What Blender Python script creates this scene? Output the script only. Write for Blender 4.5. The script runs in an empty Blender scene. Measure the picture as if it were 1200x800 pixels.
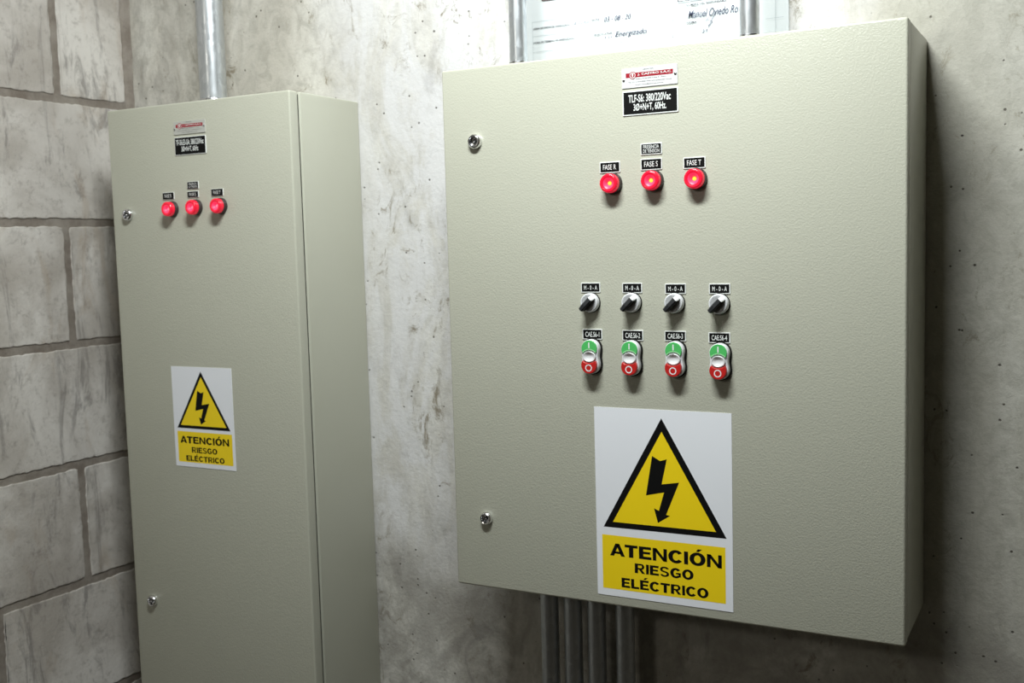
import bpy, bmesh, math, random
from mathutils import Vector, Matrix
from mathutils.geometry import tessellate_polygon
SC = bpy.context.scene
COL = SC.collection
ZO = 1.86            # height of the wall cabinet's top edge above the floor

# ------------------------------------------------------------------ camera
F_ = Vector((-0.47101904, 0.87759891, -0.08922563))
R_ = Vector((0.88194145, 0.47055913, -0.0274477))
U_ = R_.cross(F_)
cam = bpy.data.cameras.new('camera')
cam.sensor_width = 36.0
cam.lens = 1262.69/1200*36
cam.clip_start = 0.05
cam.dof.use_dof = True
cam.dof.focus_distance = 1.48
cam.dof.aperture_fstop = 6.3
co = bpy.data.objects.new('camera', cam)
co.matrix_world = Matrix(((R_.x, U_.x, -F_.x, 0.8551), (R_.y, U_.y, -F_.y, -1.5728), (R_.z, U_.z, -F_.z, ZO-0.26), (0, 0, 0, 1)))
COL.objects.link(co)
SC.camera = co

# ------------------------------------------------------------------ world, exposure
w = bpy.data.worlds.new('world'); w.use_nodes = True
w.node_tree.nodes['Background'].inputs[0].default_value = (0.9, 0.85, 0.75, 1)
w.node_tree.nodes['Background'].inputs[1].default_value = 0.02
SC.world = w
SC.view_settings.view_transform = 'Standard'
SC.view_settings.look = 'None'
SC.view_settings.gamma = 1
SC.view_settings.use_curve_mapping = False
SC.view_settings.exposure = 0.0

# ------------------------------------------------------------------ lamps of the room
def area(name, loc, target, sx, sy, power, col, up=(0, 1, 0)):
    l = bpy.data.lights.new(name, 'AREA'); l.shape = 'RECTANGLE'; l.size = sx; l.size_y = sy
    l.energy = power; l.color = col
    o = bpy.data.objects.new(name, l); COL.objects.link(o)
    z = (Vector(loc)-Vector(target)).normalized()
    y = Vector(up); x = y.cross(z).normalized(); y = z.cross(x)
    o.matrix_world = Matrix(((x.x, y.x, z.x, loc[0]), (x.y, y.y, z.y, loc[1]), (x.z, y.z, z.z, loc[2]), (0, 0, 0, 1)))
    return o
COLD = (0.95, 1.0, 0.995)
area('tube_light_near', (0.30, -0.86, ZO+0.77), (0.30, -0.34, ZO+0.08), 0.56, 0.12, 30.5, COLD)
area('tube_light_far', (-0.45, -3.7, ZO+0.83), (0.2, -0.6, ZO-0.5), 0.5, 0.3, 9.5, (1, .96, .86))

# ------------------------------------------------------------------ helpers
def link(o, parent=None):
    COL.objects.link(o)
    if parent: o.parent = parent
    return o
def obj(name, bm, mat, parent=None, smooth=False):
    me = bpy.data.meshes.new(name)
    bmesh.ops.recalc_face_normals(bm, faces=bm.faces)
    bm.to_mesh(me); bm.free()
    for m in (mat if isinstance(mat, (list, tuple)) else [mat]): me.materials.append(m)
    if smooth:
        for p in me.polygons: p.use_smooth = True
        try: me.set_sharp_from_angle(angle=math.radians(38))
        except Exception: pass
    return link(bpy.data.objects.new(name, me), parent)
def empty(name, loc, label, cat, group=None):
    o = bpy.data.objects.new(name, None); o.empty_display_size = 0.05
    link(o); o.location = loc; o['label'] = label; o['category'] = cat
    if group: o['group'] = group
    return o
def box(bm, x0, x1, y0, y1, z0, z1, bev=0, seg=2):
    r = bmesh.ops.create_cube(bm, size=1, matrix=Matrix.Translation(((x0+x1)/2, (y0+y1)/2, (z0+z1)/2)) @ Matrix.Diagonal((x1-x0, y1-y0, z1-z0, 1)))
    if bev:
        es = list({e for v in r['verts'] for e in v.link_edges})
        bmesh.ops.bevel(bm, geom=es, offset=bev, segments=seg, profile=0.5, affect='EDGES')
def lathe(bm, prof, cx=0, cz=0, y=0, n=40, sx=1, sz=1, mats=None):
    """profile of (radius, out) around an axis pointing to -y; out is measured away from the door"""
    rings = []
    for r, h in prof:
        if r <= 1e-7: rings.append([bm.verts.new((cx, y-h, cz))])
        else: rings.append([bm.verts.new((cx+sx*r*math.cos(2*math.pi*i/n), y-h, cz+sz*r*math.sin(2*math.pi*i/n))) for i in range(n)])
    for a, b in zip(rings, rings[1:]):
        for i in range(n):
            j = (i+1) % n
            if len(a) == 1 and len(b) == 1: continue
            if len(a) == 1: bm.faces.new((a[0], b[i], b[j]))
            elif len(b) == 1: bm.faces.new((a[i], a[j], b[0]))
            else: bm.faces.new((a[i], a[j], b[j], b[i]))
def prism(bm, pts, y0, y1, bev=0):
    """outline in x,z extruded from y0 (back) to y1 (front, more negative)"""
    a = [bm.verts.new((x, y0, z)) for x, z in pts]
    n = len(pts)
    if bev:
        cx = sum(p[0] for p in pts)/n; cz = sum(p[1] for p in pts)/n
        nrm = []
        for i in range(n):
            p, q = Vector(pts[i-1]), Vector(pts[(i+1) % n]); t = (q-p).normalized(); nrm.append(Vector((t.y, -t.x)))
        ar = sum(pts[i-1][0]*pts[i][1]-pts[i][0]*pts[i-1][1] for i in range(n))
        s = 1 if ar > 0 else -1
        loops = [a]
        for k in range(0, 4):
            an = k/3*math.pi/2; ins = bev*(1-math.cos(an)); dep = bev*(1-math.sin(an))
            loops.append([bm.verts.new((pts[i][0]-s*nrm[i].x*ins, y1+dep, pts[i][1]-s*nrm[i].y*ins)) for i in range(n)])
    else:
        loops = [a, [bm.verts.new((x, y1, z)) for x, z in pts]]
    for l0, l1 in zip(loops, loops[1:]):
        for i in range(n):
            j = (i+1) % n; bm.faces.new((l0[i], l0[j], l1[j], l1[i]))
    f1 = bm.faces.new(loops[-1]); f0 = bm.faces.new(a)
    bmesh.ops.triangulate(bm, faces=[f0, f1])
def flat(bm, pts, y):
    vs = [bm.verts.new((x, y, z)) for x, z in pts]
    for t3 in tessellate_polygon([[Vector((x, z, 0)) for x, z in pts]]):
        bm.faces.new([vs[i] for i in t3])
def rrect(x0, x1, z0, z1, r, n=4):
    out = []
    for cx, cz, a0 in ((x1-r, z1-r, 0), (x0+r, z1-r, 90), (x0+r, z0+r, 180), (x1-r, z0+r, 270)):
        for k in range(n+1):
            a = math.radians(a0+90*k/n); out.append((cx+r*math.cos(a), cz+r*math.sin(a)))
    return out

# --- lettering: built-in vector font, converted to a flat mesh fitted to a box
_cache = {}
def text(name, body, x0, x1, z0, z1, y, mat, parent, offset=0.0, shear=0.0):
    key = (body, offset, shear)
    if key not in _cache:
        c = bpy.data.curves.new('text', 'FONT'); c.body = body; c.size = 1; c.offset = offset; c.shear = shear; c.resolution_u = 3
        o = bpy.data.objects.new('text', c); COL.objects.link(o)
        bpy.context.view_layer.update()
        dg = bpy.context.evaluated_depsgraph_get()
        me = bpy.data.meshes.new_from_object(o.evaluated_get(dg))
        pts = [v.co.copy() for v in me.vertices]; fs = [tuple(p.vertices) for p in me.polygons]
        bpy.data.objects.remove(o); bpy.data.curves.remove(c); bpy.data.meshes.remove(me)
        _cache[key] = (pts, fs)
    pts, fs = _cache[key]
    a = min(p.x for p in pts); b = max(p.x for p in pts); c_ = min(p.y for p in pts); d = max(p.y for p in pts)
    me = bpy.data.meshes.new(name)
    me.from_pydata([(x0+(p.x-a)/(b-a)*(x1-x0), y, z0+(p.y-c_)/(d-c_)*(z1-z0)) for p in pts], [], fs)
    me.materials.append(mat)
    return link(bpy.data.objects.new(name, me), parent)

# --- heavy sign capitals, drawn as strokes
def glyph(ch):
    """returns (width, list of convex polygons) for cap height 1"""
    t, h = 0.285, 0.215
    P = []
    def q(*p): P.append(list(p))
    def rect(x0, x1, y0, y1): q((x0, y0), (x1, y0), (x1, y1), (x0, y1))
    def arc(cx, cy, rx, ry, a0, a1, n=18, tx=t, ty=h):
        for k in range(n):
            a, b = math.radians(a0+(a1-a0)*k/n), math.radians(a0+(a1-a0)*(k+1)/n)
            q((cx+rx*math.cos(a), cy+ry*math.sin(a)), (cx+rx*math.cos(b), cy+ry*math.sin(b)),
              (cx+(rx-tx)*math.cos(b), cy+(ry-ty)*math.sin(b)), (cx+(rx-tx)*math.cos(a), cy+(ry-ty)*math.sin(a)))
    if ch == 'A':
        W = .98
        q((0, 0), (.25, 0), (.60, 1), (.36, 1)); q((W, 0), (W-.25, 0), (.38, 1), (.62, 1)); rect(.24, .74, .19, .36)
    elif ch == 'T': W = .84; rect(0, W, 1-h, 1); rect(W/2-t/2, W/2+t/2, 0, 1-h)
    elif ch in 'EÉ':
        W = .80; rect(0, t, 0, 1); rect(t, W-.02, 1-h, 1); rect(t, W-.08, .42, .60); rect(t, W, 0, h)
        if ch == 'É': q((.33, 1.07), (.50, 1.07), (.72, 1.28), (.46, 1.28))
    elif ch == 'L': W = .74; rect(0, t, 0, 1); rect(t, W, 0, h)
    elif ch == 'N': W = .90; rect(0, .22, 0, 1); rect(W-.22, W, 0, 1); q((0, 1), (.23, 1), (W, 0), (W-.23, 0))
    elif ch == 'I': W = .25; rect(0, W, 0, 1)
    elif ch in 'OÓ':
        W = .98; arc(W/2, .5, W/2, .52, 0, 360, 32)
        if ch == 'Ó': q((.40, 1.07), (.57, 1.07), (.78, 1.28), (.52, 1.28))
    elif ch == 'C': W = .90; arc(.48, .5, .48, .52, 38, 322, 28)
    elif ch == 'G': W = .94; arc(.48, .5, .48, .52, 38, 318, 28); rect(.72, W-.02, .12, .52); rect(.50, W-.02, .38, .54)
    elif ch == 'R':
        W = .92; rect(0, t, 0, 1); rect(t, .56, 1-.17, 1); rect(t, .56, .40, .56)
        arc(.56, .70, .30, .30, -90, 90, 14, .22, .155); q((.36, .42), (.62, .42), (W, 0), (W-.28, 0))
    elif ch == 'S':
        W = .82
        arc(.41, .725, .39, .295, 15, 275, 20, .215, .16); arc(.41, .275, .40, .295, -165, 95, 20, .215, .16)
    else: W = .35
    return W, P
def sign_text(name, s, x0, x1, z0, z1, y, mat, parent, gap=.085):
    bm = bmesh.new(); X = 0; polys = []
    for ch in s:
        W, P = glyph(ch)
        for p in P: polys.append([(a+X, b) for a, b in p])
        X += W+gap-(.10 if ch == 'A' and s != 'ELÉCTRICO' else 0)
    X -= gap
    for p in polys:
        bm.faces.new([bm.verts.new((x0+a/X*(x1-x0), y, z0+b*(z1-z0))) for a, b in p])
    me = bpy.data.meshes.new(name); bm.to_mesh(me); bm.free(); me.materials.append(mat)
    return link(bpy.data.objects.new(name, me), parent)

# ------------------------------------------------------------------ materials
def mat(name, col, rough=.5, metal=0, spec=.5, emit=None, es=0, coat=0):
    m = bpy.data.materials.new(name); m.use_nodes = True
    b = m.node_tree.nodes['Principled BSDF']
    b.inputs['Base Color'].default_value = (*col, 1); b.inputs['Roughness'].default_value = rough
    b.inputs['Metallic'].default_value = metal; b.inputs['Specular IOR Level'].default_value = spec
    b.inputs['Coat Weight'].default_value = coat
    if emit: b.inputs['Emission Color'].default_value = (*emit, 1); b.inputs['Emission Strength'].default_value = es
    return m
class NT:
    def __init__(s, m): s.m = m; s.t = m.node_tree; s.b = s.t.nodes['Principled BSDF']; s.geo = s.n('ShaderNodeNewGeometry')
    def n(s, ty, **k):
        x = s.t.nodes.new(ty)
        for a, v in k.items(): setattr(x, a, v)
        return x
    def l(s, a, b): s.t.links.new(a, b)
    def pos(s, sc=(1, 1, 1), loc=(0, 0, 0), rot=(0, 0, 0)):
        mp = s.n('ShaderNodeMapping'); mp.inputs['Scale'].default_value = sc; mp.inputs['Location'].default_value = loc; mp.inputs['Rotation'].default_value = rot
        s.l(s.geo.outputs['Position'], mp.inputs['Vector']); return mp.outputs[0]
    def noise(s, vec, scale, detail=5, rough=.55, dist=0):
        x = s.n('ShaderNodeTexNoise'); x.inputs['Scale'].default_value = scale; x.inputs['Detail'].default_value = detail
        x.inputs['Roughness'].default_value = rough; x.inputs['Distortion'].default_value = dist; s.l(vec, x.inputs['Vector']); return x.outputs['Fac']
    def ramp(s, v, a, b, lo=0, hi=1):
        x = s.n('ShaderNodeMapRange'); x.interpolation_type = 'SMOOTHSTEP'
        for i, q in zip(('From Min', 'From Max', 'To Min', 'To Max'), (a, b, lo, hi)): x.inputs[i].default_value = q
        s.l(v, x.inputs['Value']); return x.outputs[0]
    def math(s, op, a, b):
        x = s.n('ShaderNodeMath', operation=op)
        for i, v in enumerate((a, b)):
            if isinstance(v, (int, float)): x.inputs[i].default_value = v
            else: s.l(v, x.inputs[i])
        return x.outputs[0]
    def mix(s, fac, a, b):
        x = s.n('ShaderNodeMix', data_type='RGBA')
        for i, v in ((0, fac), (6, a), (7, b)):
            if isinstance(v, (int, float)): x.inputs[i].default_value = v
            elif isinstance(v, tuple): x.inputs[i].default_value = (*v, 1)
            else: s.l(v, x.inputs[i])
        return x.outputs[2]
    def bump(s, hts):
        prev = None
        for h, st, d in hts:
            x = s.n('ShaderNodeBump'); x.inputs['Strength'].default_value = st; x.inputs['Distance'].default_value = d
            s.l(h, x.inputs['Height'])
            if prev: s.l(prev, x.inputs['Normal'])
            prev = x.outputs[0]
        s.l(prev, s.b.inputs['Normal'])
    def sep(s):
        x = s.n('ShaderNodeSeparateXYZ'); s.l(s.geo.outputs['Position'], x.inputs[0]); return x.outputs

# powder-coated sheet steel with a fine orange-peel grain
def paint(name, grain):
    m = mat(name, (.445, .452, .362), .30, 0, .5)
    k = NT(m)
    n1 = k.noise(k.pos(), 390, 3, .6); n2 = k.noise(k.pos(), 3.5, 3)
    k.l(k.mix(n2, (.450, .452, .370), (.475, .476, .395)), k.b.inputs['Base Color'])
    k.bump([(n1, grain, .0012)])
    return m
M_door = paint('powder_coat_door', .42)
M_body = paint('powder_coat_body', .14)
M_gasket = mat('rubber_gasket', (.018, .018, .016), .8, spec=.1)
M_chrome = mat('chrome', (.80, .80, .81), .2, 1)
M_dark = mat('dark_recess', (.01, .01, .01), .5)
M_black = mat('label_black', (.005, .005, .005), .55, spec=.12)
M_white = mat('label_white', (.78, .80, .78), .35)
M_letter = mat('lettering_white', (.72, .74, .72), .5)
M_vinyl = mat('vinyl_white', (.80, .82, .86), .42)
M_yellow = mat('vinyl_yellow', (.90, .66, .008), .42)
M_ink = mat('vinyl_black', (.005, .005, .005), .55, spec=.12)
M_redprint = mat('print_red', (.30, .010, .022), .5, spec=.2)
M_greyprint = mat('print_grey', (.05, .05, .055), .6)
M_metalplate = mat('metal_plate', (.66, .67, .67), .35, .0)
M_knob = mat('silver_plastic', (.74, .75, .77), .34, .0, .6)
M_knob2 = mat('silver_face', (.50, .51, .52), .34, .1, .6)
M_lever = mat('dark_lever', (.028, .030, .033), .3)
M_tip = mat('white_pointer', (.80, .81, .82), .4)
M_dish = mat('dish_plastic', (.70, .70, .71), .3)
M_green = mat('green_button', (.085, .50, .13), .32, coat=.3)
M_greenrim = mat('green_rim', (.32, .72, .34), .35)
M_red = mat('red_button', (.52, .018, .016), .32, coat=.3)
M_redlens = mat('red_lens', (.62, .008, .03), .22, emit=(1, .01, .05), es=.38, coat=.4)
M_pinkglow = mat('red_glow', (.8, .05, .12), .4, emit=(1, .03, .10), es=.8)
M_led = mat('yellow_led', (.9, .6, .05), .4, emit=(1, .55, .02), es=1.6)
M_pinkled = mat('pink_led', (.9, .3, .35), .4, emit=(1, .22, .32), es=1.0)
M_collar = mat('lamp_collar', (.045, .032, .032), .35)
M_steel = mat('bright_steel', (.66, .67, .68), .25, 1)

def galv():
    m = mat('galvanised_steel', (.5, .52, .54), .38, .85)
    k = NT(m)
    v = k.n('ShaderNodeTexVoronoi'); v.inputs['Scale'].default_value = 130; k.l(k.pos((1, 1, .55)), v.inputs['Vector'])
    sp = k.n('ShaderNodeSeparateColor'); k.l(v.outputs['Color'], sp.inputs[0])
    n = k.noise(k.pos((1, 1, .2)), 22, 4)
    f = k.math('ADD', k.math('MULTIPLY', sp.outputs[0], .35), k.math('MULTIPLY', n, .65))
    k.l(k.mix(f, (.38, .40, .42), (.66, .69, .71)), k.b.inputs['Base Color'])
    k.l(k.ramp(f, .2, .8, .46, .30), k.b.inputs['Roughness'])
    return m
M_galv = galv()

def concrete():
    m = mat('cast_concrete', (.5, .5, .45), .88, 0, .25)
    k = NT(m)
    X, Y, Z = k.sep()
    big = k.ramp(k.noise(k.pos((5, 1, 1.6), (3, 0, 1)), 1.2, 6, .6, .5), .34, .68)
    c = k.mix(big, (.47, .445, .39), (.69, .675, .62))
    fine = k.ramp(k.noise(k.pos((1, 1, .8)), 34, 7, .72, .8), .40, .68)
    c = k.mix(k.math('MULTIPLY', fine, .55), c, (.30, .285, .245))
    grit = k.ramp(k.noise(k.pos(), 210, 3, .7), .56, .72)
    c = k.mix(k.math('MULTIPLY', grit, .35), c, (.22, .205, .17))
    # lime-washed band between the two cabinets
    wob = k.math('MULTIPLY', k.math('SUBTRACT', k.noise(k.pos((2, 1, 1)), 3.2, 6, .65), .5), .28)
    xw = k.math('ADD', X, wob)
    band = k.math('MULTIPLY', k.ramp(xw, -.42, -.22), k.ramp(xw, .62, .44))
    zz = k.math('ADD', Z, k.math('MULTIPLY', wob, 1.6))
    band = k.math('MULTIPLY', band, k.ramp(zz, ZO-.95, ZO-.66, .0, 1))
    patch = k.ramp(k.noise(k.pos((2.2, 1, 1), (9, 0, 2)), 4.5, 8, .72, 1.2), .38, .58, .30, 1)
    c = k.mix(k.math('MULTIPLY', k.math('MULTIPLY', band, patch), .95), c, (.64, .635, .635))
    # brown scratchy form marks, dark smears
    sc = k.ramp(k.noise(k.pos((1, 1, .6), (0, 0, 5), (0, .6, 0)), 26, 8, .8, 1.2), .54, .64)
    wh = k.ramp(k.noise(k.pos((3, 1, .7), (4, 0, 4)), 3.0, 4), .44, .58)
    c = k.mix(k.math('MULTIPLY', k.math('MULTIPLY', sc, wh), .85), c, (.20, .165, .11))
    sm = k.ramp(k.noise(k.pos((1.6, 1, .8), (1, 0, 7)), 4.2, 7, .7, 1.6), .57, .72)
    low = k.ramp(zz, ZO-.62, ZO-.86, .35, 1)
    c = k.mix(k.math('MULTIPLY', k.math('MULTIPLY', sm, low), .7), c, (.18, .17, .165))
    # raw, greener concrete on the right of the wide cabinet
    c = k.mix(k.math('MULTIPLY', k.ramp(xw, .50, .66), .45), c, (.36, .36, .305))
    # blotchy, darker tone towards the bottom, where the wash peters out
    low_tone = k.math('MULTIPLY', k.ramp(zz, ZO-.70, ZO-.88), k.ramp(k.noise(k.pos((1, 1, 1), (2, 0, 9), (0, .7, 0)), 5, 8, .72, .9), .40, .60, .25, .85))
    c = k.mix(k.math('MULTIPLY', low_tone, .8), c, (.24, .225, .20))
    # uneven darker tone near the corner with the block wall
    cor = k.math('MULTIPLY', k.ramp(xw, -.66, -.80), k.ramp(k.noise(k.pos((2, 1, 1), (6, 0, 3)), 6, 6, .7), .38, .6))
    c = k.mix(k.math('MULTIPLY', cor, .42), c, (.17, .155, .14))
    # blow holes
    hole = None
    for sc_, r, rnd in ((24, .07, .45), (58, .13, .38)):
        v = k.n('ShaderNodeTexVoronoi'); v.inputs['Scale'].default_value = sc_
        mp = k.pos((1, 0, 1), (.3, 0, .7)); k.l(mp, v.inputs['Vector'])
        sp = k.n('ShaderNodeSeparateColor'); k.l(v.outputs['Color'], sp.inputs[0])
        h = k.math('MULTIPLY', k.ramp(v.outputs['Distance'], r, r*.5), k.math('LESS_THAN', sp.outputs[0], rnd))
        hole = h if hole is None else k.math('MAXIMUM', hole, h)
    c = k.mix(k.math('MULTIPLY', hole, .8), c, (.08, .07, .055))
    k.l(c, k.b.inputs['Base Color'])
    k.bump([(k.noise(k.pos(), 9, 6), .35, .012), (k.noise(k.pos(), 160, 4, .7), .6, .0014), (k.math('SUBTRACT', 1, hole), .8, .0015)])
    return m
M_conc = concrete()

def block_mat():
    m = mat('block_face', (.42, .40, .37), .92, 0, .2)
    k = NT(m)
    oi = k.n('ShaderNodeObjectInfo')
    big = k.ramp(k.noise(k.pos((1, 3, 2.4), (2, 1, 3)), 1.8, 6, .6, .6), .34, .66)
    c = k.mix(big, (.42, .385, .345), (.68, .65, .61))
    c = k.mix(k.math('MULTIPLY', oi.outputs['Random'], .22), c, (.40, .375, .35))
    run = k.ramp(k.noise(k.pos((1, 9, 2.2), (0, 3, 8)), 2.2, 8, .72, 1.1), .53, .66)
    c = k.mix(k.math('MULTIPLY', run, .62), c, (.19, .175, .165))
    tan = k.ramp(k.noise(k.pos((1, 4, 1.6), (0, 7, 1)), 3.0, 5, .6, .8), .58, .72)
    c = k.mix(k.math('MULTIPLY', tan, .4), c, (.36, .28, .20))
    f = k.noise(k.pos(), 60, 7, .75)
    c = k.mix(k.ramp(f, .50, .68, 0, .45), c, (.24, .215, .19))
    blot = k.ramp(k.noise(k.pos((1, 1, 1), (0, 5, 5)), 9, 7, .7, .5), .60, .72)
    c = k.mix(k.math('MULTIPLY', blot, .55), c, (.17, .155, .145))
    k.l(c, k.b.inputs['Base Color'])
    k.bump([(k.noise(k.pos(), 14, 5), .4, .005), (k.noise(k.pos(), 150, 5, .75), .7, .0018)])
    return m
M_block = block_mat()
def mortar_mat():
    m = mat('mortar', (.22, .195, .17), .95, 0, .15)
    k = NT(m)
    n = k.noise(k.pos(), 18, 6, .7)
    k.l(k.mix(k.ramp(n, .3, .7), (.185, .155, .13), (.30, .27, .235)), k.b.inputs['Base Color'])
    k.bump([(k.noise(k.pos(), 130, 5, .7), .6, .002), (n, .3, .006)])
    return m
M_mortar = mortar_mat()
def plain(name, c1, c2, sc=3):
    m = mat(name, c1, .9, 0, .2); k = NT(m)
    k.l(k.mix(k.noise(k.pos(), sc, 6), c1, c2), k.b.inputs['Base Color']); return m
M_floor = plain('concrete_floor', (.08, .07, .055), (.12, .105, .085))
M_dim = plain('rendered_wall', (.24, .21, .17), (.32, .29, .24))
M_ceil = plain('painted_soffit', (.32, .30, .26), (.40, .375, .33))

# ------------------------------------------------------------------ room shell
XL, XR, YF, YB, CZ = -0.8414, 2.6, 0.0, -5.2, 2.75
def struct(name, bm, m):
    o = obj(name, bm, m); o['kind'] = 'structure'; return o
def slab(name, m, *d):
    bm = bmesh.new(); box(bm, *d); return struct(name, bm, m)
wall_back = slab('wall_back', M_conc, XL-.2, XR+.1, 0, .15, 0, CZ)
slab('wall_right', M_dim, XR, XR+.1, YB, 0, 0, CZ)
slab('wall_front', M_dim, XL-.2, XR+.1, YB-.1, YB, 0, CZ)
slab('floor', M_floor, XL-.2, XR+.1, YB, .15, -.1, 0)
slab('ceiling', M_ceil, XL-.2, XR+.1, YB, .15, CZ, CZ+.1)
# left wall: mortar bed with the masonry blocks standing proud of it
BF = .0022
wall_left = slab('wall_left', M_mortar, XL-.2, XL-BF, YB, 0, 0, CZ)
rng = random.Random(7)
def block_mesh(L, H, seed):
    rg = random.Random(seed)
    bm = bmesh.new()
    NL, NH = max(10, int(L/.0075)), 26
    pts = []
    def wob(t, ph): return .0006*math.sin(t*17+ph)+.0004*math.sin(t*91+ph*2.3)+rg.uniform(-.0011, .0011)
    ph = rg.uniform(0, 6)
    cr = .006
    for i in range(NL): t = i/NL*L; pts.append((t, wob(t, ph)))
    for i in range(NH): t = i/NH*H; pts.append((L+wob(t, ph+1), t))
    for i in range(NL): t = L-i/NL*L; pts.append((t, H+wob(t, ph+2)))
    for i in range(NH): t = H-i/NH*H; pts.append((wob(t, ph+3), t))
    n = len(pts)
    # round the corners a little
    for ci, sx, sz in ((0, 1, 1), (NL, -1, 1), (NL+NH, -1, -1), (2*NL+NH, 1, -1)):
        x, z = pts[ci]; a = rg.uniform(.0005, .002); pts[ci] = (x+sx*a, z+sz*a)
    dep = .014
    def ring(ins, out):
        r = []
        for x, z in pts:
            dx, dz = L/2-x, H/2-z
            r.append(bm.verts.new((out, -(x+ins*(1 if dx > 0 else -1)*min(1, abs(dx)/.02)), z+ins*(1 if dz > 0 else -1)*min(1, abs(dz)/.02))))
        return r
    R = [ring(0, -dep), ring(0, -.0012), ring(.0007, -.0004), ring(.002, 0)]
    for a, b in zip(R, R[1:]):
        for i in range(n):
            j = (i+1) % n; bm.faces.new((a[i], a[j], b[j], b[i]))
    f = bm.faces.new(R[-1]); bmesh.ops.triangulate(bm, faces=[f])
    bmesh.ops.recalc_face_normals(bm, faces=bm.faces)
    me = bpy.data.meshes.new('block'); bm.to_mesh(me); bm.free(); me.materials.append(M_block)
    return me
JT = .015
meshes = {}
def block(y_hi, y_lo, z0, H):
    L = round(y_hi-y_lo, 3)
    key = (L, round(H, 3), rng.randrange(5))
    if key not in meshes: meshes[key] = block_mesh(L, H, hash(key) % 1000)
    o = bpy.data.objects.new('block', meshes[key]); link(o, wall_left)
    o.location = (XL, y_hi, z0)
courses = []
jz = ZO+.0338
for c in range(-4, 9):
    zc = jz-c*.2297           # joint under course c, measured from the top
    courses.append((c, zc))
for c, zc in courses:
    z0, z1 = zc+JT/2, zc+.2297-JT/2
    if z1 > CZ: z1 = CZ
    if z1-z0 < .05 or z0 < 0: continue
    # the course above joint 0 has a perpend 0.17 m from the corner; every second one the same
    off = .170 if c % 2 == 0 else .366
    ys = [-.004, -off+JT/2]
    y = -off
    block(-.010, y+JT/2, z0, z1-z0)
    for _ in range(5 if c % 2 == 0 else 4):
        block(y-JT/2, y-.396+JT/2, z0, z1-z0); y -= .396
# rough mortar fillet in the corner
bm = bmesh.new()
N = 160; rows = []
for i in range(N+1):
    z = CZ*i/N; a = .014+rng.uniform(-.002, .002); b = .010+rng.uniform(-.0015, .0015)
    rows.append([bm.verts.new(p) for p in ((XL-.004, -b-.002, z), (XL+.0015, -b, z), (XL+a*.45, -.006, z), (XL+a, -.0022, z), (XL+a+.002, .002, z))])
for a, b in zip(rows, rows[1:]):
    for i in range(4): bm.faces.new((a[i], a[i+1], b[i+1], b[i]))
struct('trim_1', bm, M_mortar)

# ------------------------------------------------------------------ parts shared by both cabinets
def place(src, dx, dz, parent, dy=0):
    """copy a part and its sub-parts"""
    o = src.copy(); link(o, parent); o.location = src.location+Vector((dx, dy, dz))
    for c in src.children:
        d = c.copy(); link(d, o)
    return o
def make_lock(parent, x, z, r=.0112, rot=0.0):
    bm = bmesh.new()
    lathe(bm, [(r*.98, 0), (r*1.0, .0015), (r*.96, .0045), (r*.86, .0066), (r*.76, .0074), (r*.66, .0070), (r*.60, .0055), (r*.58, .0020), (0, .0020)], n=48)
    o = obj('door_lock', bm, M_chrome, parent, True); o.location = (x, 0, z)
    bm = bmesh.new()
    lathe(bm, [(r*.28, .0020), (r*.28, .0024), (0, .0024)], n=24)
    c, s = math.cos(rot), math.sin(rot)
    pts = [(-.0062, -.0011), (.0062, -.0011), (.0062, .0011), (-.0062, .0011)]
    prism(bm, [(a*c-b*s, a*s+b*c) for a, b in pts], -.0020, -.00235)
    k = obj('keyhole', bm, M_dark, o, False)
    bm = bmesh.new(); lathe(bm, [(.0014, .002), (.0014, .0052), (.0010, .0058), (0, .0060)], n=16)
    obj('key_pin', bm, M_chrome, o, True)
    return o
def make_lamp(parent, x, z, led, r=.0137):
    bm = bmesh.new()
    lathe(bm, [(r*1.08, 0), (r*1.08, .0025), (r*1.03, .0045), (r*1.0, .0075), (r*.96, .0075)], n=48)
    o = obj('pilot_lamp', bm, M_collar, parent, True); o.location = (x, 0, z)
    bm = bmesh.new()
    lathe(bm, [(r*.975, .006), (r*.975, .0135), (r*.93, .0152), (r*.86, .0160), (r*.78, .0163), (r*.66, .0160), (r*.56, .0154)], n=48)
    obj('lens', bm, M_redlens, o, True)
    bm = bmesh.new()
    lathe(bm, [(r*.56, .0154), (r*.42, .0143), (r*.30, .0125), (r*.19, .0100)], n=40)
    obj('lens_centre', bm, M_pinkglow, o, True)
    bm = bmesh.new()
    lathe(bm, [(r*.19, .0100), (r*.17, .0106), (r*.10, .0112), (0, .0114)], n=24)
    obj('led', bm, led, o, True)
    return o
def plate(parent, name, x0, x1, z0, z1, y, border=.0013, th=.0012, lines=(), off=.008, label=None, txt_pad=.12):
    """engraved traffolyte label: white bevelled edge, black face, white letters"""
    bm = bmesh.new(); prism(bm, rrect(x0, x1, z0, z1, .0011), y, y-th, bev=.0003)
    p = obj(name, bm, M_white, parent)
    if label: p['label'] = label
    bm = bmesh.new(); flat(bm, rrect(x0+border, x1-border, z0+border, z1-border, .0003), y-th-.00015)
    obj('black_field', bm, M_black, p)
    for body, a, b, c, d in lines:
        W, H = x1-x0, z1-z0
        text('lettering', body, x0+a*W, x0+b*W, z0+c*H, z0+d*H, y-th-.0003, M_letter, p, offset=off)
    return p
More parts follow.
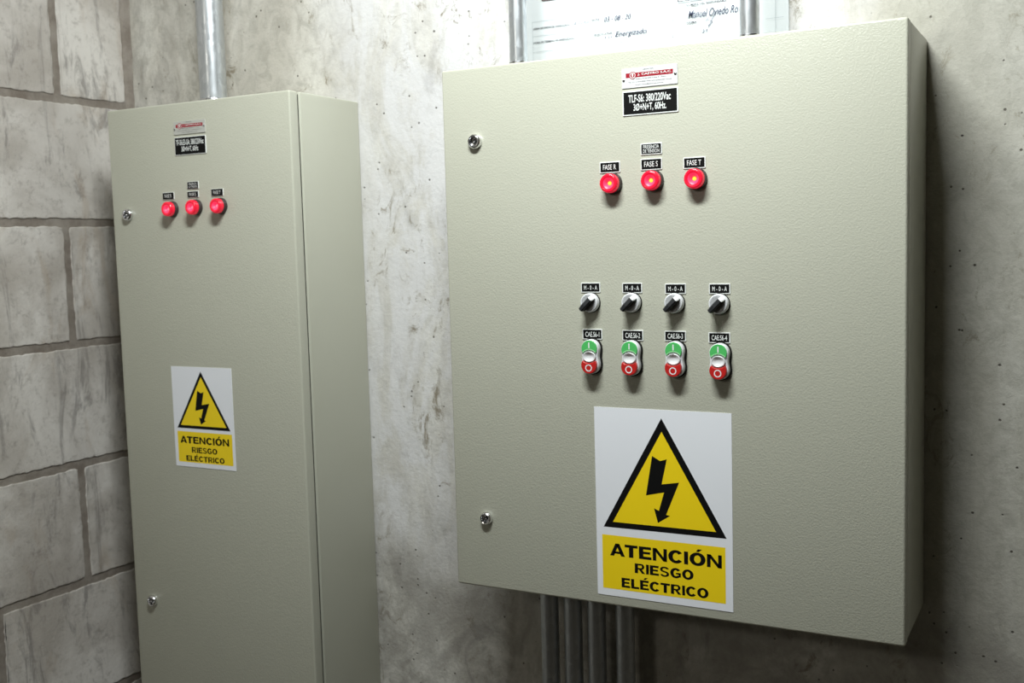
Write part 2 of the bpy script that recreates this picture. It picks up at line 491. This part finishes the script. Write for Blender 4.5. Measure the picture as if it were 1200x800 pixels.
def brand_plate(parent, x0, x1, z0, z1, y, mt=None):
    W, H = x1-x0, z1-z0
    bm = bmesh.new(); prism(bm, rrect(x0, x1, z0, z1, .0006), y, y-.0012, bev=.0002)
    p = obj('maker_plate', bm, mt or M_metalplate, parent); p['label'] = 'white maker plate with a red name band and two small screws'
    yy = y-.00135
    X = lambda t: x0+t*W
    Z = lambda t: z0+t*H
    bm = bmesh.new(); flat(bm, rrect(X(.075), X(.925), Z(.52), Z(.76), .0004), yy); obj('red_band', bm, M_redprint, p)
    cx, cz, rr = X(.20), Z(.635), .0048
    def disc(bm, r, y, n=32): flat(bm, [(cx+r*math.cos(2*math.pi*i/n), cz+r*math.sin(2*math.pi*i/n)) for i in range(n)], y)
    bm = bmesh.new(); disc(bm, rr*1.05, yy-.0001); obj('red_emblem', bm, M_redprint, p)
    bm = bmesh.new()
    for i in range(32):
        a, b = 2*math.pi*i/32, 2*math.pi*(i+1)/32
        bm.faces.new([bm.verts.new((cx+q*math.cos(t), yy-.0002, cz+q*math.sin(t))) for q, t in ((rr*.86, a), (rr*.86, b), (rr*.68, b), (rr*.68, a))])
    flat(bm, [(cx-.0016, cz+.0022), (cx+.0016, cz+.0022), (cx+.0003, cz-.0024), (cx-.0006, cz-.0024)], yy-.0002)
    obj('emblem_ring', bm, M_letter, p)
    text('lettering', 'J. CASTRO S.A.C.', X(.29), X(.90), Z(.575), Z(.715), yy-.0002, M_letter, p, offset=.02)
    text('lettering', 'HECHO POR', X(.39), X(.58), Z(.86), Z(.92), yy, M_greyprint, p, offset=.01)
    text('lettering', 'Jr. Pedro Ruiz 240 Lima 5 - Peru', X(.20), X(.80), Z(.39), Z(.46), yy, M_greyprint, p, offset=.01)
    text('lettering', 'Tel. (51-1) 423-0000 Web. www.jcastrosac.com.pe', X(.12), X(.90), Z(.24), Z(.31), yy, M_greyprint, p, offset=.01)
    text('lettering', 'E-mail: ventas@jcastrosac.com.pe', X(.25), X(.75), Z(.10), Z(.165), yy, M_greyprint, p, offset=.01)
    for sx, sz in ((.035, .42), (.965, .52)):
        bm = bmesh.new(); lathe(bm, [(.0019, .0012), (.0019, .0019), (.0012, .0026), (0, .0028)], X(sx), Z(sz), y, n=16)
        bm2 = obj('screw', bm, M_steel, p, True)
    return p
def warning_sign(parent, x0, x1, z0, z1, y, tri_o, tri_i, bolt, panel, lines, label):
    bm = bmesh.new(); prism(bm, [(x0, z0), (x1, z0), (x1, z1), (x0, z1)], y, y-.0006)
    p = obj('warning_sign', bm, M_vinyl, parent); p['label'] = label
    bm = bmesh.new(); flat(bm, tri_o, y-.0007); obj('black_triangle', bm, M_ink, p)
    bm = bmesh.new(); flat(bm, tri_i, y-.0008); obj('yellow_triangle', bm, M_yellow, p)
    bm = bmesh.new(); flat(bm, bolt, y-.0009); obj('lightning_bolt', bm, M_ink, p)
    bm = bmesh.new(); flat(bm, [(panel[0], panel[2]), (panel[1], panel[2]), (panel[1], panel[3]), (panel[0], panel[3])], y-.0007); obj('yellow_panel', bm, M_yellow, p)
    for s, a, b, c, d in lines: sign_text('lettering', s, a, b, c, d, y-.0008, M_ink, p)
    return p
def cabinet_shell(root, x0, x1, z0, z1, D, thick=.0215, back=0):
    bm = bmesh.new(); box(bm, x0+.001, x1-.001, -D+thick+.0055, back, z0, z1, .0028, 3)
    obj('body', bm, M_body, root, True)
    bm = bmesh.new(); box(bm, x0+.0045, x1-.0045, -D+.012, -D+thick+.012, z0+.0045, z1-.0045)
    obj('gasket', bm, M_gasket, root)
    bm = bmesh.new(); box(bm, x0, x1, -D, -D+thick, z0, z1, .0032, 4)
    obj('door', bm, M_door, root, True)

# ================================================================== wide cabinet
D1 = .1791
root = empty('electrical_cabinet', (.328, 0, ZO-.7801),
             'wide grey-green electrical cabinet with four selector switches and a large warning sign', 'cabinet')
class Frame:      # lets parts be written in wall coordinates while they hang under the cabinet's Empty
    pass
def adopt(root):
    """parts were built in world coordinates: keep them where they are under the Empty"""
    bpy.context.view_layer.update()
    inv = Matrix.Translation(-root.location)
    for c in root.children: c.matrix_parent_inverse = inv
cabinet_shell(root, 0, .6588, ZO-.7801, ZO, D1)
S = -D1      # door skin
l1 = make_lock(root, .0553, ZO-.1073); l1.location.y = S
l2 = make_lock(root, .0560, ZO-.6715, r=.0100, rot=1.2); l2.location.y = S
brand_plate(root, .2887, .3681, ZO-.0523, ZO-.0262, S)
plate(root, 'rating_plate', .2892, .3688, ZO-.0893, ZO-.0563, S, border=.0016,
      lines=[('TLF-S6: 380/220Vac', .11, .87, .52, .84), ('3Ø+N+T, 60Hz.', .20, .79, .13, .47)], off=.018, label='black rating plate with two lines of white letters')
for xa, xb, za, zb, s in ((.2533, .2838, -.1646, -.1493, 'FASE R'), (.3140, .3447, -.1640, -.1484, 'FASE S'), (.3747, .4054, -.1655, -.1503, 'FASE T')):
    plate(root, 'name_plate', xa, xb, ZO+za, ZO+zb, S, lines=[(s, .17, .81, .28, .74)], label='small black label reading '+s)
plate(root, 'name_plate', .3142, .3449, ZO-.1434, ZO-.1278, S, lines=[('PRESENCIA', .13, .87, .53, .83), ('DE TENSION', .12, .88, .17, .47)], label='small black label reading PRESENCIA DE TENSION')
LX = (.2717, .3320, .3928)
lamp = make_lamp(root, LX[0], ZO-.1794, M_led); lamp.location.y = S
for i, (dx, dz) in enumerate(((LX[1]-LX[0], .0008), (LX[2]-LX[0], 0.0))):
    place(lamp, dx, dz, root)
MX = ((.2210, .2505, -.3300, -.3159), (.2837, .3131, -.3309, -.3167), (.3462, .3760, -.3322, -.3181), (.4081, .4373, -.3325, -.3185))
for xa, xb, za, zb in MX:
    plate(root, 'name_plate', xa, xb, ZO+za, ZO+zb, S, lines=[('M - 0 - A', .16, .85, .27, .72)], label='small black label reading M-0-A')
CX = ((.2217, .2521, -.3964, -.3814), (.2825, .3135, -.3971, -.3822), (.3446, .3752, -.3966, -.3825), (.4067, .4366, -.3981, -.3837))
for i, (xa, xb, za, zb) in enumerate(CX):
    plate(root, 'name_plate', xa, xb, ZO+za, ZO+zb, S, lines=[('CAE.S6-%d' % (i+1), .15, .86, .25, .74)], label='small black label reading CAE.S6-%d' % (i+1))
# selector switch
def make_selector(parent, x, z):
    bm = bmesh.new(); r = .0134
    lathe(bm, [(r*1.06, 0), (r*1.06, .0022), (r*1.0, .0022)], n=48)
    o = obj('selector_switch', bm, M_gasket, parent, True); o.location = (x, S, z)
    bm = bmesh.new()
    lathe(bm, [(r*1.0, .0018), (r*1.01, .006), (r*.97, .0088), (r*.90, .0100), (r*.82, .0100), (r*.79, .0094)], n=48)
    obj('collar', bm, M_knob, o, True)
    bm = bmesh.new()
    lathe(bm, [(r*.79, .0094), (r*.76, .0102), (r*.60, .0100), (r*.3, .0092), (0, .0090)], n=48)
    obj('dial', bm, M_knob2, o, True)
    # lever: raised ridge, its white pointer up right, its tail down left
    a = math.radians(44); ux, uz = math.sin(a), math.cos(a); vx, vz = uz, -ux
    def P(s, t, h): return (ux*s+vx*t, -h, uz*s+vz*t)
    bm = bmesh.new()
    secs = [(-.0142, .0022, .0115, .0185), (-.0128, .0031, .0095, .0205), (-.004, .0034, .0088, .0214), (.0080, .0034, .0088, .0198)]
    rows = []
    for s, hw, hb, ht in secs:
        rows.append([bm.verts.new(P(s, t, h)) for t, h in ((-hw*1.1, hb), (-hw, ht-.0012), (-hw*.6, ht), (hw*.6, ht), (hw, ht-.0012), (hw*1.1, hb))])
    for A, B in zip(rows, rows[1:]):
        for i in range(6): bm.faces.new((A[i], A[(i+1) % 6], B[(i+1) % 6], B[i]))
    bm.faces.new(rows[0]); bm.faces.new(rows[-1])
    obj('lever', bm, M_lever, o)
    bm = bmesh.new(); rows = []
    for s, hw, hb, ht in ((.0080, .0034, .0088, .0198), (.0098, .0034, .0088, .0172), (.0116, .0030, .0088, .0128)):
        rows.append([bm.verts.new(P(s, t, h)) for t, h in ((-hw*1.1, hb), (-hw, ht-.0012), (-hw*.6, ht), (hw*.6, ht), (hw, ht-.0012), (hw*1.1, hb))])
    for A, B in zip(rows, rows[1:]):
        for i in range(6): bm.faces.new((A[i], A[(i+1) % 6], B[(i+1) % 6], B[i]))
    bm.faces.new(rows[0]); bm.faces.new(rows[-1])
    obj('pointer_tip', bm, M_tip, o)
    return o
SXs = ((.2360, -.3440), (.2982, -.3440), (.3605, -.3445), (.4227, -.3456))
sel = make_selector(root, SXs[0][0], ZO+SXs[0][1])
for a, b in SXs[1:]: place(sel, a-SXs[0][0], b-SXs[0][1], root)
# double push button
def arcpts(cx, cz, r, a0, a1, n):
    return [(cx+r*math.cos(math.radians(a0+(a1-a0)*k/n)), cz+r*math.sin(math.radians(a0+(a1-a0)*k/n))) for k in range(n+1)]
def obround(r, c, waist=0, n=18):
    """two circles of radius r, centres +-c, with slightly pinched sides"""
    p = arcpts(0, c, r, 0, 180, n)
    for k in range(1, 8):
        t = k/8; p.append((-(r-waist*math.sin(math.pi*t)**2), c-2*c*t))
    p += arcpts(0, -c, r, 180, 360, n)
    for k in range(1, 8):
        t = k/8; p.append(((r-waist*math.sin(math.pi*t)**2), -c+2*c*t))
    return p
def make_pushbutton(parent, x, z):
    r, c = .0133, .0112
    bm = bmesh.new(); prism(bm, obround(r+.0016, c, .0012), 0, -.0035, .0006)
    o = obj('push_button_unit', bm, M_gasket, parent); o.location = (x, S, z)
    bm = bmesh.new(); prism(bm, obround(r, c, .0012), -.003, -.0120, .0018)
    obj('bezel', bm, M_knob, o, True)
    rb = .0117
    # green: disc at +c minus the middle lens circle
    def crescent(sgn, ra=rb, rm=.0125, cm=0.0):
        # intersections of circle (0,c) r=ra and circle (0,cm) r=rm
        cc = c+.0006
        d = cc-cm; zc = (rm*rm-ra*ra+d*d)/(2*d)+cm; xc = math.sqrt(max(1e-9, rm*rm-(zc-cm)**2))
        a = math.degrees(math.atan2(zc-cc, xc)); b = math.degrees(math.atan2(zc-cm, xc))
        out = arcpts(0, cc, ra, a, 180-a, 26)
        inn = arcpts(0, cm, rm, 180-b, b, 12)[1:-1]
        return [(px, sgn*pz) for px, pz in out+inn], (xc, zc)
    pts, (xc, zc) = crescent(1, rm=.0122, cm=-.0020)
    bm = bmesh.new(); prism(bm, pts, -.0115, -.0140, .0005)
    g = obj('start_button', bm, M_green, o)
    g['label'] = 'green start button marked I'
    # pale rim along its lower, concave edge, and the I mark
    bm = bmesh.new()
    b0 = math.degrees(math.atan2(zc+.0020, xc))
    A = arcpts(0, -.0020, .0123, 180-b0, b0, 16); B = arcpts(0, -.0020, .0136, 180-b0-5, b0+5, 16)
    for i in range(16):
        bm.faces.new([bm.verts.new((q[0], -.01415, q[1])) for q in (A[i], A[i+1], B[i+1], B[i])])
    obj('button_rim', bm, M_greenrim, o)
    bm = bmesh.new(); flat(bm, [(-.0009, .0125), (.0009, .0125), (.0009, .0205), (-.0009, .0205)], -.0142)
    obj('start_mark', bm, M_tip, o)
    pts, (xc, zc) = crescent(-1, rm=.0160, cm=-.0075)
    bm = bmesh.new(); prism(bm, pts[::-1], -.0115, -.0165, .0010)
    g = obj('stop_button', bm, M_red, o); g['label'] = 'red stop button marked O'
    bm = bmesh.new()
    for i in range(28):
        a, b = 2*math.pi*i/28, 2*math.pi*(i+1)/28
        bm.faces.new([bm.verts.new((q*math.cos(t), -.0167, -.0152+q*math.sin(t))) for q, t in ((.0051, a), (.0051, b), (.0037, b), (.0037, a))])
    obj('stop_mark', bm, M_tip, o)
    # middle: shallow finger dish
    bm = bmesh.new()
    n = 24; rings = []
    for fr, h in ((1, .0118), (.99, .0146), (.92, .0150), (.82, .0146), (.55, .0130), (.25, .0123), (.05, .0122)):
        rings.append([bm.verts.new((.0098*fr*math.cos(2*math.pi*i/n), -h, .0004+.0075*fr*math.sin(2*math.pi*i/n))) for i in range(n)])
    for A_, B_ in zip(rings, rings[1:]):
        for i in range(n): bm.faces.new((A_[i], A_[(i+1) % n], B_[(i+1) % n], B_[i]))
    bm.faces.new(rings[-1])
    obj('centre_dish', bm, M_dish, o, True)
    return o
PB = ((.2370, -.4200), (.2975, -.4205), (.3613, -.4205), (.4237, -.4220))
pb = make_pushbutton(root, PB[0][0], ZO+PB[0][1])
for a, b in PB[1:]: place(pb, a-PB[0][0], b-PB[0][1], root)
# big sign
zt = lambda L: [(a, ZO+b) for a, b in L]
BOLT = [(.3236, -.5575), (.3353, -.5640), (.3451, -.5609), (.3370, -.5967), (.3625, -.5922), (.3430, -.6393), (.3485, -.6403), (.3308, -.6520), (.3253, -.6315), (.3325, -.6345), (.3405, -.6078), (.3137, -.6142)]
warning_sign(root, .2370, .4372, ZO-.7654, ZO-.4923, S,
    zt([(.2483, -.6652), (.4290, -.6642), (.3378, -.5040)]), zt([(.2628, -.6570), (.4143, -.6563), (.3380, -.5228)]), zt(BOLT),
    (.2457, .4270, ZO-.7550, ZO-.6766),
    [('ATENCIÓN', .2575, .4219, ZO-.7063, ZO-.6882), ('RIESGO', .2949, .3816, ZO-.7276, ZO-.7136), ('ELÉCTRICO', .2744, .4026, ZO-.7508, ZO-.7370)],
    'large white and yellow warning sign reading ATENCIÓN RIESGO ELÉCTRICO')
adopt(root)

# ================================================================== tall cabinet
D2 = .1880
X0, X1 = -.696, -.2812
Z1 = ZO-.0025; Z0 = Z1-1.085
root = empty('electrical_cabinet', ((X0+X1)/2, 0, Z0),
             'tall narrow grey-green electrical cabinet beside the block wall, with a small warning sign', 'cabinet')
cabinet_shell(root, X0, X1, Z0, Z1, D2)
S = -D2
l1 = make_lock(root, -.6560, ZO-.1880, r=.0112, rot=.5); l1.location.y = S
l2 = make_lock(root, -.6505, ZO-.8920, r=.0105, rot=1.0); l2.location.y = S
brand_plate(root, -.5354, -.4632, ZO-.0565, ZO-.0343, S, mat('brushed_plate', (.46, .46, .42), .4))
plate(root, 'rating_plate', -.5350, -.4636, ZO-.0915, ZO-.0610, S, border=.0010,
      lines=[('TF-S6.E3-SA: 380/220Vac', .05, .94, .55, .86), ('3Ø+N+T, 60Hz', .22, .76, .15, .48)], off=.018, label='black rating plate with two lines of white letters')
for xa, xb, za, zb, s in ((-.5700, -.5430, -.1654, -.1530, 'FASE R'), (-.5118, -.4862, -.1645, -.1535, 'FASE S'), (-.4570, -.4305, -.1645, -.1520, 'FASE T')):
    plate(root, 'name_plate', xa, xb, ZO+za, ZO+zb, S, border=.0006, lines=[(s, .18, .80, .28, .74)], off=.0, label='small black label reading '+s)
plate(root, 'name_plate', -.5108, -.4852, ZO-.1500, ZO-.1372, S, border=.0006, lines=[('PRESENCIA', .15, .85, .55, .82), ('DE TENSION', .14, .86, .18, .45)], off=.0, label='small black label reading PRESENCIA DE TENSION')
lamp = make_lamp(root, -.5484, ZO-.1822, M_pinkled, r=.0128); lamp.location.y = S
place(lamp, .0556, .0008, root); place(lamp, .1115, .0010, root)
tx0, tx1, tz0, tz1 = -.5735, -.4335, ZO-.6347, ZO-.4568
def mp(pts):     # same artwork, printed smaller
    fx = lambda x: -.5655+(x-.2483)/(.4290-.2483)*(.5655-.4417)
    fz = lambda z: -.5660+(z+.6647)/(.6647-.5040)*(.5660-.4643)
    return [(fx(a), ZO+fz(b)) for a, b in pts]
warning_sign(root, tx0, tx1, tz0, tz1, S,
    mp([(.2483, -.6647), (.4290, -.6647), (.3378, -.5040)]), mp([(.2608, -.6562), (.4163, -.6562), (.3380, -.5195)]), mp(BOLT),
    (-.5662, -.4390, ZO-.6265, ZO-.5718),
    [('ATENCIÓN', -.5600, -.4463, ZO-.5927, ZO-.5803), ('RIESGO', -.5340, -.4745, ZO-.6089, ZO-.5990), ('ELÉCTRICO', -.5482, -.4588, ZO-.6240, ZO-.6145)],
    'small white and yellow warning sign reading ATENCIÓN RIESGO ELÉCTRICO')
adopt(root)

# ================================================================== conduits
def conduit(x, y, r, z0, z1, end, label, group, hub=True):
    t = empty('conduit', (x, y, z0), label, 'pipe', group)
    bm = bmesh.new()
    n = 32
    a = [bm.verts.new((r*math.cos(2*math.pi*i/n), r*math.sin(2*math.pi*i/n), 0)) for i in range(n)]
    b = [bm.verts.new((v.co.x, v.co.y, z1-z0)) for v in a]
    for i in range(n): bm.faces.new((a[i], a[(i+1) % n], b[(i+1) % n], b[i]))
    bm.faces.new(a); bm.faces.new(b)
    obj('tube', bm, M_galv, t, True)
    # connector collar and hexagonal locknut where it meets the cabinet
    s = 1 if end == 'bottom' else -1
    zb = 0 if end == 'bottom' else z1-z0
    bm = bmesh.new()
    pr = [(r*1.0, .016), (r*1.10, .016), (r*1.13, .013), (r*1.13, .005), (r*1.22, .005), (r*1.22, .0005), (r*1.0, .0005)]
    rings = [[bm.verts.new((q*math.cos(2*math.pi*i/n), q*math.sin(2*math.pi*i/n), zb+s*h)) for i in range(n)] for q, h in pr]
    for A, B in zip(rings, rings[1:]):
        for i in range(n): bm.faces.new((A[i], A[(i+1) % n], B[(i+1) % n], B[i]))
    if hub: obj('connector', bm, M_steel, t, True)
    else: bm.free()
    return t
conduit(-.5335, -.090, .0238, ZO-.0025, CZ, 'bottom', 'thick galvanised conduit rising from the top of the tall cabinet', 'conduits above the cabinets')
conduit(.0842, -.090, .0135, ZO, CZ, 'bottom', 'thin galvanised conduit at the left edge of the paper form, above the wide cabinet', 'conduits above the cabinets')
conduit(.4405, -.090, .0135, ZO, CZ, 'bottom', 'galvanised conduit rising in front of the right part of the paper form', 'conduits above the cabinets')
low = [(.0985, 'leftmost of the four conduits running down under the wide cabinet'), (.1400, 'second from left of the four conduits under the wide cabinet'),
       (.1810, 'third from left of the four conduits under the wide cabinet'), (.2290, 'rightmost of the four conduits running down under the wide cabinet')]
for x, l in low:
    conduit(x, -.060, .0145, 0, ZO-.7801, 'top', l, 'conduits below the wide cabinet')

# ================================================================== paper form on the wall
M_paper = mat('paper', (.68, .72, .74), .6)
M_line = mat('form_lines', (.42, .47, .50), .6)
M_print = mat('form_print', (.03, .035, .05), .7)
M_pen = mat('pen_ink', (.05, .06, .11), .7)
t = empty('paper_form', (.262, -.0015, ZO-.02), 'white filled-in form with handwriting, stuck on the wall above the wide cabinet', 'paper')
bm = bmesh.new()
N = 26; fx0, fx1, fz0, fz1 = .0515, .4729, ZO-.03, ZO+.27
g = [[bm.verts.new((fx0+(fx1-fx0)*i/N, -.0030-.0007*math.sin(i*.7)-.0005*math.sin(j*1.9+i), fz0+(fz1-fz0)*j/8)) for j in range(9)] for i in range(N+1)]
for i in range(N):
    for j in range(8): bm.faces.new((g[i][j], g[i+1][j], g[i+1][j+1], g[i][j+1]))
obj('sheet', bm, M_paper, t, True)
def rl(bm, x0, x1, z0, z1, y=-.0047): flat(bm, [(x0, z0), (x1, z0), (x1, z1), (x0, z1)], y)
bm = bmesh.new()
lw = .0005
for z in (.0445, .069, .0915): rl(bm, .066, .408, ZO+z, ZO+z+lw)
for x in (.066, .166, .300, .408): rl(bm, x, x+lw, ZO+.0, ZO+.0915)
for z in (.052, .110): rl(bm, .440, .466, ZO+z, ZO+z+lw)
rl(bm, .454, .454+lw, ZO+.0, ZO+.16)
obj('ruled_lines', bm, M_line, t)
bm = bmesh.new()
for a in ((.3085, .4045, .0925, .0935), (.3085, .3095, .0925, .125), (.4035, .4045, .0925, .125)): rl(bm, a[0], a[1], ZO+a[2], ZO+a[3])
obj('stamp_box', bm, M_print, t)
bm = bmesh.new(); rl(bm, .333, .378, ZO+.0975, ZO+.122, -.0049); obj('red_stamp', bm, mat('stamp_red', (.62, .07, .07), .6), t)
bm = bmesh.new(); flat(bm, rrect(.083, .145, ZO+.1225, ZO+.150, .003), -.0049); obj('printed_logo', bm, mat('logo_grey', (.13, .10, .10), .6), t)
yy = -.0049
text('lettering', 'HORA DE INICIO DE ENERGIZADO', .0675, .132, ZO+.0795, ZO+.0825, yy, M_print, t, offset=.018)
text('lettering', 'HORA DE TERMINO DE ENERGIZADO', .0675, .139, ZO+.0578, ZO+.0608, yy, M_print, t, offset=.018)
text('lettering', 'FECHA', .1690, .182, ZO+.0815, ZO+.0843, yy, M_print, t, offset=.018)
text('lettering', 'OBSERVACIONES', .1700, .203, ZO+.0585, ZO+.0613, yy, M_print, t, offset=.018)
text('lettering', 'NOMBRE DEL RESPONSABLE', .3215, .383, ZO+.0845, ZO+.0877, yy, M_print, t, offset=.018)
text('lettering', 'FIRMA', .3220, .338, ZO+.0590, ZO+.0622, yy, M_print, t, offset=.018)
text('handwriting', '0 8 : 0 0  A.m', .136, .164, ZO+.0795, ZO+.0840, yy, M_pen, t, offset=-.002, shear=.35)
text('handwriting', '03 - 08 - 20', .190, .234, ZO+.0775, ZO+.0850, yy, M_pen, t, offset=.004, shear=.3)
text('handwriting', 'Energizado', .2075, .259, ZO+.0505, ZO+.0610, yy, M_pen, t, offset=.004, shear=.35)
text('handwriting', 'a  s s', .190, .203, ZO+.0525, ZO+.0555, yy, M_pen, t, offset=.004, shear=.35)
text('handwriting', 'Manuel Oviedo Ro', .3245, .400, ZO+.0665, ZO+.0780, yy, M_pen, t, offset=.004, shear=.35)
def scribble(pts, wd):
    bm = bmesh.new()
    for (a, b), (c, d) in zip(pts, pts[1:]):
        v = Vector((c-a, d-b)).normalized()*wd; nx, nz = -v.y, v.x
        bm.faces.new([bm.verts.new((px, yy, ZO+pz)) for px, pz in ((a+nx, b+nz), (c+nx, d+nz), (c-nx, d-nz), (a-nx, b-nz))])
    obj('signature', bm, M_pen, t)
sg = [(.344, .044), (.349, .049), (.347, .043), (.353, .048), (.352, .044), (.356, .052), (.361, .063), (.367, .071), (.363, .064), (.358, .053), (.354, .053), (.359, .055), (.362, .057), (.358, .060), (.353, .062), (.351, .059), (.357, .066), (.362, .068)]
scribble(sg, .00028)
bpy.context.view_layer.update()
for c in t.children: c.matrix_parent_inverse = Matrix.Translation(-t.location)
